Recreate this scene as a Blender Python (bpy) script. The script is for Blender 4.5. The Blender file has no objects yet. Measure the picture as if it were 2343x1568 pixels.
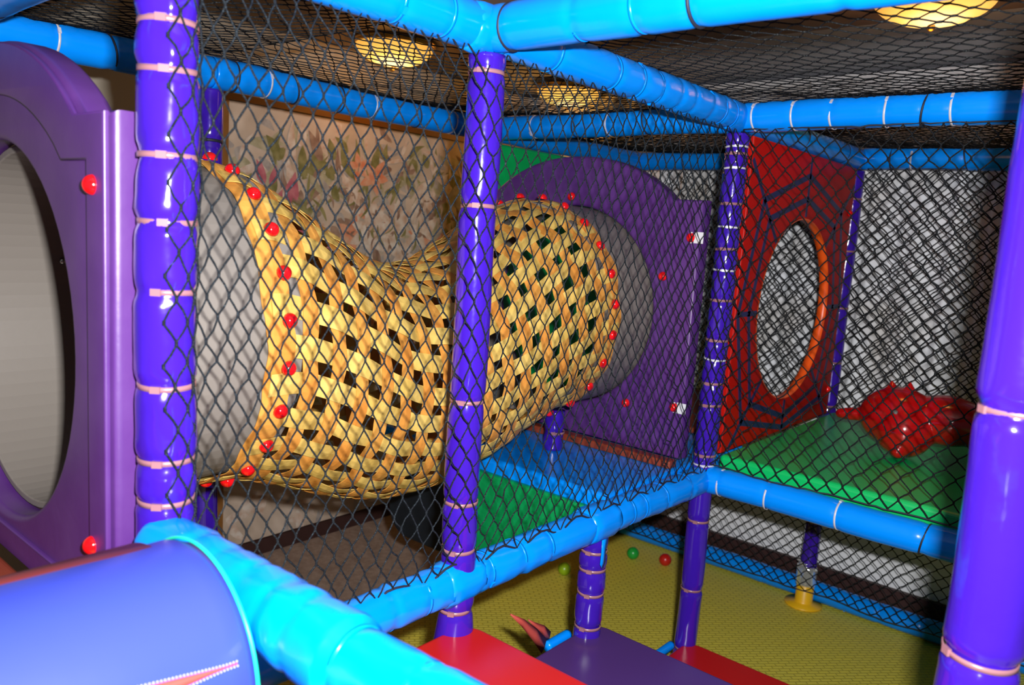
import bpy, bmesh, math, random
import numpy as np
from mathutils import Vector, Matrix, noise

SC = bpy.context.scene
COL = SC.collection
PI = math.pi

# ---------------------------------------------------------------- camera
CPOS = Vector((-1.2457, -1.1678, 0.7962))
CF = Vector((0.75714, 0.63794, -0.14059))
CR = Vector((0.65006, -0.75704, 0.06574))
CU = Vector((0.06450, 0.14116, 0.98788))
cd = bpy.data.cameras.new('camera')
cam = bpy.data.objects.new('camera', cd)
COL.objects.link(cam)
cam.matrix_world = Matrix(((CR.x, CU.x, -CF.x, CPOS.x), (CR.y, CU.y, -CF.y, CPOS.y), (CR.z, CU.z, -CF.z, CPOS.z), (0, 0, 0, 1)))
cd.sensor_width = 36
cd.lens = 27.78
cd.clip_start = 0.02
cd.dof.use_dof = True
cd.dof.focus_distance = 2.0
cd.dof.aperture_fstop = 4.0
SC.camera = cam

# ---------------------------------------------------------------- world, exposure, flash
w = bpy.data.worlds.new('world')
SC.world = w
w.use_nodes = True
w.node_tree.nodes['Background'].inputs[0].default_value = (0.80, 0.78, 0.9, 1)
w.node_tree.nodes['Background'].inputs[1].default_value = 0.07
SC.view_settings.view_transform = 'Standard'
SC.view_settings.look = 'None'
SC.view_settings.exposure = 0
SC.view_settings.gamma = 1
SC.view_settings.use_curve_mapping = False
SC.cycles.max_bounces = 6
SC.cycles.transparent_max_bounces = 12
SC.cycles.caustics_reflective = False
SC.cycles.caustics_refractive = False

# the camera's own flash, a few centimetres up and to the right of the lens
fl = bpy.data.lights.new('camera_flash', 'AREA')
fl.shape = 'RECTANGLE'
fl.size = 0.05
fl.size_y = 0.03
fl.energy = 94
fl.color = (1.0, 0.98, 0.97)
fo = bpy.data.objects.new('camera_flash', fl)
COL.objects.link(fo)
fo.matrix_world = cam.matrix_world.copy()
fo.matrix_world.translation = CPOS + CR * 0.075 + CU * 0.085

# ---------------------------------------------------------------- materials
def mat(name, col, rough=0.5, metal=0.0, spec=0.5, coat=0.0, bump=None, var=None, emit=None, trans=0.0):
    m = bpy.data.materials.new(name)
    m.use_nodes = True
    nt = m.node_tree
    b = nt.nodes['Principled BSDF']
    b.inputs['Base Color'].default_value = (*col, 1)
    b.inputs['Roughness'].default_value = rough
    b.inputs['Metallic'].default_value = metal
    b.inputs['Specular IOR Level'].default_value = spec
    b.inputs['Coat Weight'].default_value = coat
    b.inputs['Coat Roughness'].default_value = 0.08
    b.inputs['Transmission Weight'].default_value = trans
    tc = nt.nodes.new('ShaderNodeTexCoord')
    if bump:
        sc, st, dist = bump
        n = nt.nodes.new('ShaderNodeTexNoise')
        n.inputs['Scale'].default_value = sc
        n.inputs['Detail'].default_value = 3
        nt.links.new(tc.outputs['Object'], n.inputs['Vector'])
        bp = nt.nodes.new('ShaderNodeBump')
        bp.inputs['Strength'].default_value = st
        bp.inputs['Distance'].default_value = dist
        nt.links.new(n.outputs['Fac'], bp.inputs['Height'])
        nt.links.new(bp.outputs['Normal'], b.inputs['Normal'])
    if var:
        col2, sc, lo, hi = var
        n = nt.nodes.new('ShaderNodeTexNoise')
        n.inputs['Scale'].default_value = sc
        n.inputs['Detail'].default_value = 5
        nt.links.new(tc.outputs['Object'], n.inputs['Vector'])
        r = nt.nodes.new('ShaderNodeValToRGB')
        r.color_ramp.elements[0].position = lo
        r.color_ramp.elements[0].color = (*col, 1)
        r.color_ramp.elements[1].position = hi
        r.color_ramp.elements[1].color = (*col2, 1)
        nt.links.new(n.outputs['Fac'], r.inputs['Fac'])
        nt.links.new(r.outputs['Color'], b.inputs['Base Color'])
    if emit:
        b.inputs['Emission Color'].default_value = (*emit[0], 1)
        b.inputs['Emission Strength'].default_value = emit[1]
    return m

M = {}
M['blue'] = mat('blue_vinyl', (0.0, 0.235, 0.88), 0.22, spec=0.3, bump=(9, 0.25, 0.01))
M['purple'] = mat('violet_vinyl', (0.036, 0.008, 0.33), 0.14, coat=0.5, bump=(14, 0.3, 0.008))
M['panel'] = mat('purple_moulded_plastic', (0.075, 0.020, 0.155), 0.38, bump=(60, 0.15, 0.002), var=((0.095, 0.033, 0.18), 9, 0.35, 0.75))
M['grey'] = mat('grey_moulded_plastic', (0.19, 0.17, 0.15), 0.5, bump=(50, 0.1, 0.002))
M['redcap'] = mat('red_cap_plastic', (0.75, 0.005, 0.008), 0.12, coat=0.4)
M['pink'] = mat('pale_pink_tie_plastic', (0.27, 0.125, 0.145), 0.3)
M['white'] = mat('white_tie_plastic', (0.55, 0.55, 0.62), 0.3)
M['cord'] = mat('black_cord', (0.01, 0.012, 0.025), 0.6)
M['net'] = mat('speckled_black_twine', (0.004, 0.006, 0.009), 0.8, spec=0.2, var=((0.030, 0.044, 0.055), 420, 0.52, 0.70))
M['netb'] = mat('black_twine', (0.004, 0.005, 0.007), 0.8, spec=0.2, var=((0.035, 0.04, 0.04), 300, 0.52, 0.7))
M['strapA'] = mat('orange_woven_strap', (0.58, 0.22, 0.032), 0.55, bump=(70, 0.3, 0.003), var=((0.66, 0.32, 0.06), 14, 0.35, 0.65))
M['strapB'] = mat('pale_yellow_woven_strap', (0.56, 0.36, 0.075), 0.55, bump=(70, 0.35, 0.003), var=((0.66, 0.46, 0.12), 18, 0.35, 0.65))
M['redp'] = mat('red_printed_vinyl', (0.38, 0.004, 0.002), 0.45, spec=0.15, bump=(12, 0.2, 0.006))
M['orange'] = mat('orange_edge_trim', (0.85, 0.10, 0.01), 0.35)
M['web'] = mat('navy_print', (0.012, 0.018, 0.09), 0.4)
M['green'] = mat('green_vinyl', (0.0, 0.42, 0.10), 0.35, bump=(10, 0.2, 0.006))
M['greend'] = mat('dark_green_vinyl', (0.0, 0.26, 0.07), 0.4, bump=(22, 0.5, 0.012))
M['redstep'] = mat('red_step_vinyl', (0.48, 0.010, 0.012), 0.28, bump=(7, 0.15, 0.006))
M['redflap'] = mat('faded_red_vinyl', (0.42, 0.06, 0.045), 0.5)
M['purstep'] = mat('plum_step_vinyl', (0.070, 0.028, 0.15), 0.25, bump=(7, 0.15, 0.006))
M['rollblue'] = mat('periwinkle_roller_vinyl', (0.032, 0.052, 0.36), 0.32, bump=(5, 0.2, 0.008))
M['brick'] = mat('brick_red_mat_vinyl', (0.22, 0.035, 0.012), 0.5)
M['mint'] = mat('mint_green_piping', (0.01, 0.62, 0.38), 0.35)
M['black'] = mat('black_rubber', (0.006, 0.009, 0.013), 0.5)
M['steel'] = mat('zinc_bolt', (0.5, 0.52, 0.5), 0.3, metal=0.9)
M['carpet'] = mat('brown_carpet', (0.30, 0.215, 0.17), 0.95, bump=(180, 0.6, 0.004), var=((0.40, 0.30, 0.24), 40, 0.35, 0.7))
M['brown'] = mat('brown_trim_and_shade', (0.26, 0.11, 0.022), 0.5, bump=(20, 0.2, 0.004), var=((0.20, 0.08, 0.018), 8, 0.3, 0.7))  # mural edge trim, and the shade painted in along its top
M['darkbrown'] = mat('dark_brown_skirting', (0.045, 0.018, 0.016), 0.5)
M['cream'] = mat('cream_wall_paint', (0.50, 0.45, 0.37), 0.8, bump=(30, 0.1, 0.003))
M['white_wall'] = mat('white_plaster', (0.80, 0.82, 0.86), 0.8)
M['curtain'] = mat('white_curtain_cloth', (0.82, 0.85, 0.90), 0.85, var=((0.55, 0.52, 0.48), 3, 0.45, 0.72))
M['ceil'] = mat('dark_brown_ceiling', (0.17, 0.13, 0.11), 0.7, var=((0.27, 0.215, 0.185), 6, 0.35, 0.7))
M['ceilg'] = mat('pale_grey_ceiling', (0.55, 0.57, 0.62), 0.8)
M['brass'] = mat('brass', (0.55, 0.33, 0.08), 0.3, metal=0.9)
M['lamp'] = mat('glowing_amber_glass', (0.8, 0.55, 0.2), 0.3, emit=((1.0, 0.56, 0.17), 1.9))
M['lime'] = mat('lime_ball_plastic', (0.26, 0.42, 0.01), 0.3)
M['gball'] = mat('green_ball_plastic', (0.01, 0.33, 0.04), 0.3)
M['rball'] = mat('red_ball_plastic', (0.48, 0.012, 0.008), 0.3)
M['toy'] = mat('red_glossy_inflatable', (0.36, 0.003, 0.004), 0.14, coat=0.4, bump=(8, 0.12, 0.005))
M['yellowp'] = mat('yellow_post_foot_plastic', (0.80, 0.45, 0.01), 0.35)
M['film'] = mat('clear_plastic_film', (0.85, 0.88, 0.9), 0.12, trans=0.75)
M['stitch'] = mat('white_stitching', (0.7, 0.65, 0.8), 0.6)
M['tag'] = mat('white_paper_tag', (0.6, 0.62, 0.66), 0.6)


def lamp_glass():
    # the bulb sits behind the middle of the dome, so the glass glows most there
    m = M['lamp']
    nt = m.node_tree
    b = nt.nodes['Principled BSDF']
    tc = nt.nodes.new('ShaderNodeTexCoord')
    mp = nt.nodes.new('ShaderNodeMapping')
    mp.inputs['Location'].default_value = (0.02, 0.02, 0)
    mp.inputs['Scale'].default_value = (1, 1, 0)
    nt.links.new(tc.outputs['Object'], mp.inputs['Vector'])
    ln = nt.nodes.new('ShaderNodeVectorMath')
    ln.operation = 'LENGTH'
    nt.links.new(mp.outputs['Vector'], ln.inputs[0])
    r = nt.nodes.new('ShaderNodeValToRGB')
    e = r.color_ramp.elements
    e[0].position, e[0].color = 0.03, (1.0, 0.80, 0.42, 1)
    e[1].position, e[1].color = 0.19, (0.50, 0.20, 0.02, 1)
    k = e.new(0.10)
    k.color = (0.95, 0.55, 0.11, 1)
    nt.links.new(ln.outputs['Value'], r.inputs['Fac'])
    nt.links.new(r.outputs['Color'], b.inputs['Emission Color'])
    b.inputs['Emission Strength'].default_value = 1.5
    b.inputs['Base Color'].default_value = (0.35, 0.22, 0.08, 1)


lamp_glass()


def yellow_floor():
    m = bpy.data.materials.new('yellow_ribbed_foam')
    m.use_nodes = True
    nt = m.node_tree
    b = nt.nodes['Principled BSDF']
    b.inputs['Roughness'].default_value = 0.55
    tc = nt.nodes.new('ShaderNodeTexCoord')
    mp = nt.nodes.new('ShaderNodeMapping')
    mp.inputs['Rotation'].default_value = (0, 0, math.radians(42))
    nt.links.new(tc.outputs['Object'], mp.inputs['Vector'])
    br = nt.nodes.new('ShaderNodeTexBrick')
    br.inputs['Scale'].default_value = 14
    br.inputs['Brick Width'].default_value = 0.62
    br.inputs['Row Height'].default_value = 0.26
    br.inputs['Mortar Size'].default_value = 0.045
    br.inputs['Mortar Smooth'].default_value = 0.6
    br.inputs['Color1'].default_value = (0.74, 0.62, 0.07, 1)
    br.inputs['Color2'].default_value = (0.69, 0.59, 0.075, 1)
    br.inputs['Mortar'].default_value = (0.50, 0.41, 0.045, 1)
    nt.links.new(mp.outputs['Vector'], br.inputs['Vector'])
    nt.links.new(br.outputs['Color'], b.inputs['Base Color'])
    bp = nt.nodes.new('ShaderNodeBump')
    bp.inputs['Strength'].default_value = 0.6
    bp.inputs['Distance'].default_value = 0.004
    bp.invert = True
    nt.links.new(br.outputs['Fac'], bp.inputs['Height'])
    nt.links.new(bp.outputs['Normal'], b.inputs['Normal'])
    return m


M['yellow'] = yellow_floor()


# ---------------------------------------------------------------- helpers
class MB:
    """collects geometry and links it as ONE mesh object"""
    def __init__(s):
        s.v, s.f, s.mi = [], [], []

    def add(s, v, f, mi=0):
        o = len(s.v)
        s.v += [tuple(p) for p in v]
        s.f += [tuple(i + o for i in q) for q in f]
        s.mi += [mi] * len(f)

    def box(s, a, b, mi=0):
        x0, y0, z0 = a
        x1, y1, z1 = b
        s.add([(x0, y0, z0), (x1, y0, z0), (x1, y1, z0), (x0, y1, z0), (x0, y0, z1), (x1, y0, z1), (x1, y1, z1), (x0, y1, z1)],
              [(0, 3, 2, 1), (4, 5, 6, 7), (0, 1, 5, 4), (1, 2, 6, 5), (2, 3, 7, 6), (3, 0, 4, 7)], mi)

    def rings(s, rings, cap=True, mi=0, closed=False):
        n = len(rings[0])
        v = [p for r in rings for p in r]
        f = []
        for k in range(len(rings) - 1 + (1 if closed else 0)):
            k2 = (k + 1) % len(rings)
            for i in range(n):
                j = (i + 1) % n
                f.append((k * n + i, k * n + j, k2 * n + j, k2 * n + i))
        if cap and not closed:
            f.append(tuple(range(n - 1, -1, -1)))
            f.append(tuple((len(rings) - 1) * n + i for i in range(n)))
        s.add(v, f, mi)

    def sphere(s, c, r, seg=16, rg=10, half=None, mi=0, sq=(1, 1, 1)):
        """half: axis vector - only the half dome on that side"""
        c = Vector(c)
        ax = Vector(half).normalized() if half else Vector((0, 0, 1))
        q = ax.to_track_quat('Z', 'Y')
        rings = []
        for k in range(rg + 1):
            ph = (PI / 2 if half else PI) * k / rg
            rr, zz = math.sin(ph) * r, math.cos(ph) * r
            if k == 0:
                rr = r * 1e-3
            if k == rg and not half:
                rr = r * 1e-3
            ring = []
            for i in range(seg):
                a = 2 * PI * i / seg
                p = q @ Vector((rr * math.cos(a), rr * math.sin(a), zz))
                ring.append((c.x + p.x * sq[0], c.y + p.y * sq[1], c.z + p.z * sq[2]))
            rings.append(ring)
        s.rings(rings[::-1], True, mi)

    def tube(s, pts, r, seg=6, mi=0, closed=False, cap=True):
        pts = [Vector(p) for p in pts]
        n = len(pts)
        rings = []
        up = None
        for k, p in enumerate(pts):
            if closed:
                t = (pts[(k + 1) % n] - pts[k - 1]).normalized()
            else:
                t = (pts[min(k + 1, n - 1)] - pts[max(k - 1, 0)]).normalized()
            if up is None:
                up = t.orthogonal().normalized()
            up = (up - t * up.dot(t)).normalized()
            sd = t.cross(up)
            rr = r[k] if isinstance(r, (list, tuple)) else r
            rings.append([p + (up * math.cos(2 * PI * i / seg) + sd * math.sin(2 * PI * i / seg)) * rr for i in range(seg)])
        s.rings(rings, cap, mi, closed)

    def build(s, name, m, parent=None, smooth=True, bevel=None):
        me = bpy.data.meshes.new(name)
        me.from_pydata(s.v, [], s.f)
        ms = m if isinstance(m, (list, tuple)) else [m]
        for x in ms:
            me.materials.append(x)
        if len(ms) > 1:
            me.polygons.foreach_set('material_index', s.mi)
        if smooth:
            me.polygons.foreach_set('use_smooth', [True] * len(me.polygons))
        me.update()
        o = bpy.data.objects.new(name, me)
        COL.objects.link(o)
        if bevel:
            bv = o.modifiers.new('bevel', 'BEVEL')
            bv.width = bevel
            bv.segments = 4
            bv.limit_method = 'ANGLE'
            bv.angle_limit = 0.6
        if parent:
            o.parent = parent
        return o


def tag(o, label, cat, group=None, kind=None):
    o['label'] = label
    o['category'] = cat
    if group:
        o['group'] = group
    if kind:
        o['kind'] = kind
    return o


def thing(name, label, cat, group=None, loc=(0, 0, 0)):
    o = bpy.data.objects.new(name, None)
    o.empty_display_size = 0.05
    COL.objects.link(o)
    o.location = loc
    return tag(o, label, cat, group)


def struct(o):
    o['kind'] = 'structure'
    return o


def frame(p0, p1):
    d = (p1 - p0)
    L = d.length
    t = d / L
    ref = Vector((0, 0, 1)) if abs(t.z) < 0.8 else Vector((1, 0, 0))
    sd = t.cross(ref).normalized()
    up = sd.cross(t)
    return t, sd, up, L


def sleeve_mesh(p0, p1, R, ties, seed, pinch=0.10, wr=0.02, seg=30, prof=None, bow=0.003, roundend=False):
    """vinyl covered foam: bulges between the ties, wrinkles beside them"""
    p0, p1 = Vector(p0), Vector(p1)
    t, sd, up, L = frame(p0, p1)
    n = max(6, int(L / 0.008))
    rings = []
    rnd = random.Random(seed)
    ph = rnd.random() * 50
    for k in range(n + 1):
        s_ = L * k / n
        dmin = min([abs(s_ - q) for q in ties] + [9])
        r = R * (1.03 - pinch * math.exp(-(dmin / 0.011) ** 2) + 0.02 * noise.noise(Vector((s_ * 7, ph, 0))))
        if prof:
            r *= prof(s_)
        if roundend:
            e = min(s_, L - s_)
            if e < R * 0.6:
                r *= math.sqrt(max(0.02, 1 - (1 - e / (R * 0.6)) ** 2)) * 0.5 + 0.5
        cx = bow * noise.noise(Vector((s_ * 3, ph, 3))) * 2
        cy = bow * noise.noise(Vector((s_ * 3, ph, 9))) * 2
        amp = wr * (0.25 + 1.6 * math.exp(-(dmin / 0.028) ** 2)) * (1 - 0.85 * math.exp(-(dmin / 0.008) ** 2))
        ring = []
        for i in range(seg):
            a = 2 * PI * i / seg
            w_ = noise.noise(Vector((math.cos(a) * 2.4 + ph, math.sin(a) * 2.4, s_ * 16)))
            w2 = noise.noise(Vector((math.cos(a) * 5 + ph, math.sin(a) * 5, s_ * 34)))
            rr = r * (1 + amp * (w_ + 0.6 * w2) * 1.6)
            q = p0 + t * s_ + sd * (cx + rr * math.cos(a)) + up * (cy + rr * math.sin(a))
            ring.append(q)
        rings.append(ring)
    mb = MB()
    mb.rings(rings)
    return mb


class Tie:
    """the band is the part, its head the sub-part"""
    def __init__(s, band, head):
        s.band, s.head = band, head

    def build(s, name, m, parent):
        o = s.band.build(name, m, parent)
        s.head.build('tie_head', m, o, smooth=False)
        return o


def tie_mesh(p0, p1, s_, R, seed, w_=0.0042, th=0.0016, head=None, tilt=0.0):
    """flat band round the sleeve with its square head"""
    p0, p1 = Vector(p0), Vector(p1)
    t, sd, up, L = frame(p0, p1)
    rnd = random.Random(seed)
    tl = rnd.uniform(-0.08, 0.08) + tilt
    ha = head if head is not None else rnd.uniform(0, 2 * PI)
    c = p0 + t * s_
    mb = MB()
    rings = []
    N = 40
    for i in range(N):
        a = 2 * PI * i / N
        r = R
        d = sd * math.cos(a) + up * math.sin(a)
        off = t * (tl * R * math.sin(a + 1))
        prof = [(-w_, 0), (w_, 0), (w_, th), (-w_, th)]
        rings.append([c + off + d * (r + q[1]) + t * q[0] for q in prof])
    mb.rings(rings, False, 0, True)
    band = mb
    mb = MB()
    d = sd * math.cos(ha) + up * math.sin(ha)
    e = t.cross(d)
    o = c + t * (tl * R * math.sin(ha + 1)) + d * (R + 0.0015)
    b = []
    for sx in (-1, 1):
        for sy in (-1, 1):
            for sz in (-1, 1):
                b.append(o + e * sx * 0.0075 + t * sy * (w_ * 1.25) + d * sz * 0.0028)
    mb.add(b, [(0, 1, 3, 2), (4, 6, 7, 5), (0, 4, 5, 1), (2, 3, 7, 6), (0, 2, 6, 4), (1, 5, 7, 3)])
    return Tie(band, mb)


def view_angle(p0, p1, s_, off=0.0):
    """angle round the sleeve at which a tie head sits, near the front side"""
    p0, p1 = Vector(p0), Vector(p1)
    t, sd, up, L = frame(p0, p1)
    v = CPOS - (p0 + t * s_)
    return math.atan2(v.dot(up), v.dot(sd)) + off


seedc = [10]


def nexts():
    seedc[0] += 1
    return seedc[0]


def post(x, y, z0, z1, R, ties, label, m='purple', tm='pink', wr=0.02, pinch=0.12, prof=None, headoff=0.3, white=()):
    r = thing('padded_post', label, 'post', 'violet padded posts', (x, y, z0))
    p0, p1 = (0, 0, 0), (0, 0, z1 - z0)
    tt = [q - z0 for q in list(ties) + list(white)]
    sleeve_mesh(p0, p1, R, tt, nexts(), pinch, wr, prof=prof).build('foam_sleeve', M[m], r)
    for q in ties:
        k = prof(q - z0) if prof else 1
        a = view_angle((x, y, z0), (x, y, z1), q - z0, headoff + random.Random(nexts()).uniform(-0.15, 0.15))
        tie_mesh(p0, p1, q - z0, R * 0.955 * k, nexts(), head=a).build('cable_tie', M[tm], r)
    for q in white:
        a = view_angle((x, y, z0), (x, y, z1), q - z0, 0.0)
        o = tie_mesh(p0, p1, q - z0, R * 0.955, nexts(), w_=0.003, head=a).build('cable_tie', M['white'], r)
        o['label'] = 'white cable tie'
    return r


def beam(p0, p1, R, label, ties=(), tm='white', cords=(), creases=(), wr=0.012, pinch=0.07, prof=None, headoff=0.6, wraps=(), roundend=False, m='blue'):
    P0, P1 = Vector(p0), Vector(p1)
    r = thing('padded_beam', label, 'beam', 'blue padded beams', P0)
    q0, q1 = Vector((0, 0, 0)), P1 - P0
    allt = list(ties) + list(cords) + list(creases)
    sleeve_mesh(q0, q1, R, allt, nexts(), pinch, wr, prof=prof, roundend=roundend).build('foam_sleeve', M[m], r)
    for q in ties:
        tie_mesh(q0, q1, q, R * 0.965, nexts(), w_=0.003, head=view_angle(P0, P1, q, headoff)).build('cable_tie', M[tm], r)
    for q in cords:
        t, sd, up, L = frame(q0, q1)
        mb = MB()
        tl = random.Random(nexts()).uniform(-0.25, 0.25)
        pts = [q0 + t * (q + tl * R * math.sin(2 * PI * i / 28)) + (sd * math.cos(2 * PI * i / 28) + up * math.sin(2 * PI * i / 28)) * (R * 0.985) for i in range(28)]
        mb.tube(pts, 0.0032, 6, closed=True)
        mb.build('lashing_cord', M['cord'], r)
    for q in creases:
        tie_mesh(q0, q1, q, R * 0.955, nexts(), w_=0.0035, head=random.Random(nexts()).uniform(0, 6)).build('cable_tie', M[m], r)
    for q, rr, ln in wraps:
        t, sd, up, L = frame(q0, q1)
        sleeve_mesh(q0 + t * (q - ln / 2), q0 + t * (q + ln / 2), R * rr, [0.0, ln], nexts(), 0.1, 0.06).build('vinyl_wrap', M[m], r)
    return r


# ---------------------------------------------------------------- room
def plate(name, a, b, m):
    mb = MB()
    mb.box(a, b)
    return struct(mb.build(name, m, None, smooth=False))


FZ = -0.86
CZ = 1.62
WY = 2.12
plate('floor', (-3.0, 1.2, FZ - 0.06), (3.1, 2.3, FZ), M['carpet'])
plate('floor_play', (-3.0, -3.0, FZ - 0.06), (3.1, 1.2, FZ), M['yellow'])
plate('wall_left', (-3.0, WY, FZ), (2.8, WY + 0.1, CZ), M['cream'])
plate('wall_back', (2.66, -3.0, FZ), (2.76, 2.3, CZ), M['white_wall'])
plate('ceiling', (-3.0, -3.0, CZ), (1.85, 2.3, CZ + 0.08), M['ceil'])
plate('ceiling_far', (1.85, -3.0, CZ + 0.02), (2.76, 2.3, CZ + 0.08), M['ceilg'])
plate('baseboard_left', (-3.0, WY - 0.02, FZ), (2.66, WY, FZ + 0.075), M['darkbrown'])
plate('baseboard_back', (2.635, -3.0, FZ), (2.66, 2.12, FZ + 0.11), M['darkbrown'])


# floral wall mural: cream ground, painted petals and leaves
def mural():
    t = thing('wall_mural', 'large floral mural of lilies, pink tulips and leaves on the wall behind the tunnel', 'mural', None, (0.62, WY - 0.008, FZ + 0.08))
    W, H = 2.02, 2.055
    mb = MB()
    mb.box((0, -0.006, 0), (W, 0.006, H))
    g = mat('cream_mural_ground', (0.46, 0.35, 0.26), 0.85, var=((0.62, 0.50, 0.40), 5, 0.35, 0.68))
    mb.build('canvas', g, t, smooth=False)
    mb = MB()
    mb.box((-0.03, -0.02, 0), (-0.002, 0.0, H + 0.03))
    mb.box((-0.002, -0.02, H + 0.002), (W, 0.0, H + 0.03))  # top strip: brown colour added to darken the beam's shadow band
    mb.build('edge_trim_and_shade_strip', M['brown'], t, smooth=False)
    pal = {'pink': ((0.40, 0.08, 0.12), (0.52, 0.18, 0.20)), 'orange': ((0.62, 0.19, 0.09), (0.64, 0.38, 0.25)), 'olive': ((0.15, 0.14, 0.04), (0.28, 0.25, 0.10)),
           'cream': ((0.68, 0.60, 0.52), (0.52, 0.34, 0.24)), 'blue': ((0.12, 0.14, 0.34), (0.32, 0.33, 0.46)), 'brown': ((0.20, 0.11, 0.08), (0.36, 0.24, 0.17)),
           'sage': ((0.32, 0.29, 0.17), (0.47, 0.41, 0.28)), 'grey': ((0.31, 0.27, 0.25), (0.45, 0.40, 0.36))}
    names = list(pal)
    mats = [mat('painted_' + k, pal[k][0], 0.85, var=(pal[k][1], 26, 0.35, 0.65)) for k in names]
    rnd = random.Random(4)
    mb = MB()
    lay = [0]

    def petal(x, z, L, wd, ang, k, bend=0.0):
        lay[0] += 1
        y = -0.0064 - 0.000004 * lay[0]
        n = 9
        left, right = [], []
        for i in range(n + 1):
            u = i / n
            hw = wd * math.sin(PI * (0.04 + 0.94 * u) ** 0.8) * 0.5
            cx, cz = L * u, bend * L * math.sin(PI * u)
            left.append((cx, cz + hw))
            right.append((cx, cz - hw))
        poly = left + right[::-1]
        ca, sa = math.cos(ang), math.sin(ang)
        pts = []
        for a, b in poly:
            X, Z = x + a * ca - b * sa, z + a * sa + b * ca
            pts.append((min(max(X, 0), W), y, min(max(Z, 0), H)))
        mb.add(pts, [tuple(range(len(pts)))], names.index(k))

    def flower(x, z, s, k, n=6):
        a0 = rnd.uniform(0, 6)
        for i in range(n):
            petal(x, z, s * rnd.uniform(0.8, 1.1), s * 0.5, a0 + i * 2 * PI / n + rnd.uniform(-.2, .2), k)
        for i in range(3):
            petal(x, z, s * 0.35, s * 0.12, rnd.uniform(0, 6), 'brown')
    # pale washes, then leaves, then blooms
    for i in range(420):
        x, z = rnd.uniform(0, W), rnd.uniform(0.05, H * 0.97)
        k = rnd.choice(['cream', 'sage', 'grey', 'sage', 'brown'] if z > 0.7 else ['cream', 'grey', 'cream'])
        petal(x, z, rnd.uniform(.08, .2), rnd.uniform(.02, .06), rnd.uniform(0, 6.3), k, rnd.uniform(-.2, .2))
    for i in range(520):
        x, z = rnd.uniform(0.05, W), rnd.uniform(0.75, 1.92)
        petal(x, z, rnd.uniform(.07, .2), rnd.uniform(.018, .055), rnd.gauss(PI / 2, 0.8), rnd.choice(['olive', 'sage', 'olive', 'grey', 'brown', 'cream']), rnd.uniform(-.25, .25))
    for (x, z) in ((.20, 1.78), (.27, 1.62), (.25, 1.42), (.42, 1.36), (.50, 1.25), (.56, 1.12), (.38, 1.50), (.62, .98), (.60, 1.30), (.33, 1.72), (.52, 1.40)):
        for i in range(4):
            petal(x + rnd.uniform(-.03, .03), z - .07, rnd.uniform(.09, .15), rnd.uniform(.035, .055), PI / 2 + rnd.uniform(-.45, .45), 'pink', rnd.uniform(-.1, .1))
    for (x, z) in ((.72, 1.84), (.83, 1.80), (.70, 1.70), (.80, 1.60), (1.0, 1.62), (1.2, 1.70), (.9, 1.5), (1.15, 1.52), (1.05, 1.4), (.68, 1.5), (1.35, 1.45)):
        flower(x, z, rnd.uniform(.07, .11), rnd.choice(['orange', 'orange', 'cream']), 5)
    for i in range(60):
        x, z = rnd.uniform(.75, W), rnd.uniform(.9, 1.62)
        flower(x, z, rnd.uniform(.08, .14), rnd.choice(['cream', 'cream', 'orange', 'cream']), 6)
    for i in range(120):
        x, z = rnd.uniform(0.3, W), rnd.uniform(0.8, 1.7)
        petal(x, z, rnd.uniform(.06, .15), rnd.uniform(.008, .02), rnd.gauss(PI / 2, 0.5), rnd.choice(['olive', 'olive', 'brown']), rnd.uniform(-.3, .3))
    for (x, z) in ((.78, 1.02), (.82, 1.0), (.85, .95), (.92, .98)):
        petal(x, z, .14, .04, rnd.uniform(1.2, 2), 'blue')
    mb.build('painted_flowers', mats, t, smooth=False)


mural()


# white curtain in front of the back wall
def curtain():
    mb = MB()
    n, y0, y1 = 260, -2.6, 1.95
    front, back = [], []
    rows = 14
    for k in range(rows + 1):
        z = -0.02 + (1.58 + 0.02) * k / rows
        r, r2 = [], []
        for i in range(n + 1):
            y = y0 + (y1 - y0) * i / n
            x = 2.595 + 0.022 * math.sin(y * 38 + 0.6 * math.sin(z * 2)) + 0.012 * math.sin(y * 91 + z)
            r.append((x, y, z))
            r2.append((x + 0.003, y, z))
        front.append(r)
        back.append(r2)
    v = [p for r in front for p in r] + [p for r in back for p in r]
    f = []
    N = n + 1
    o = len(front) * N
    for k in range(rows):
        for i in range(n):
            a = k * N + i
            f.append((a, a + N, a + N + 1, a + 1))
            f.append((o + a, o + a + 1, o + a + N + 1, o + a + N))
    mb.add(v, f)
    tag(mb.build('curtain', M['curtain']), 'white gathered curtain hanging along the far wall behind the nets', 'curtain')


curtain()


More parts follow.
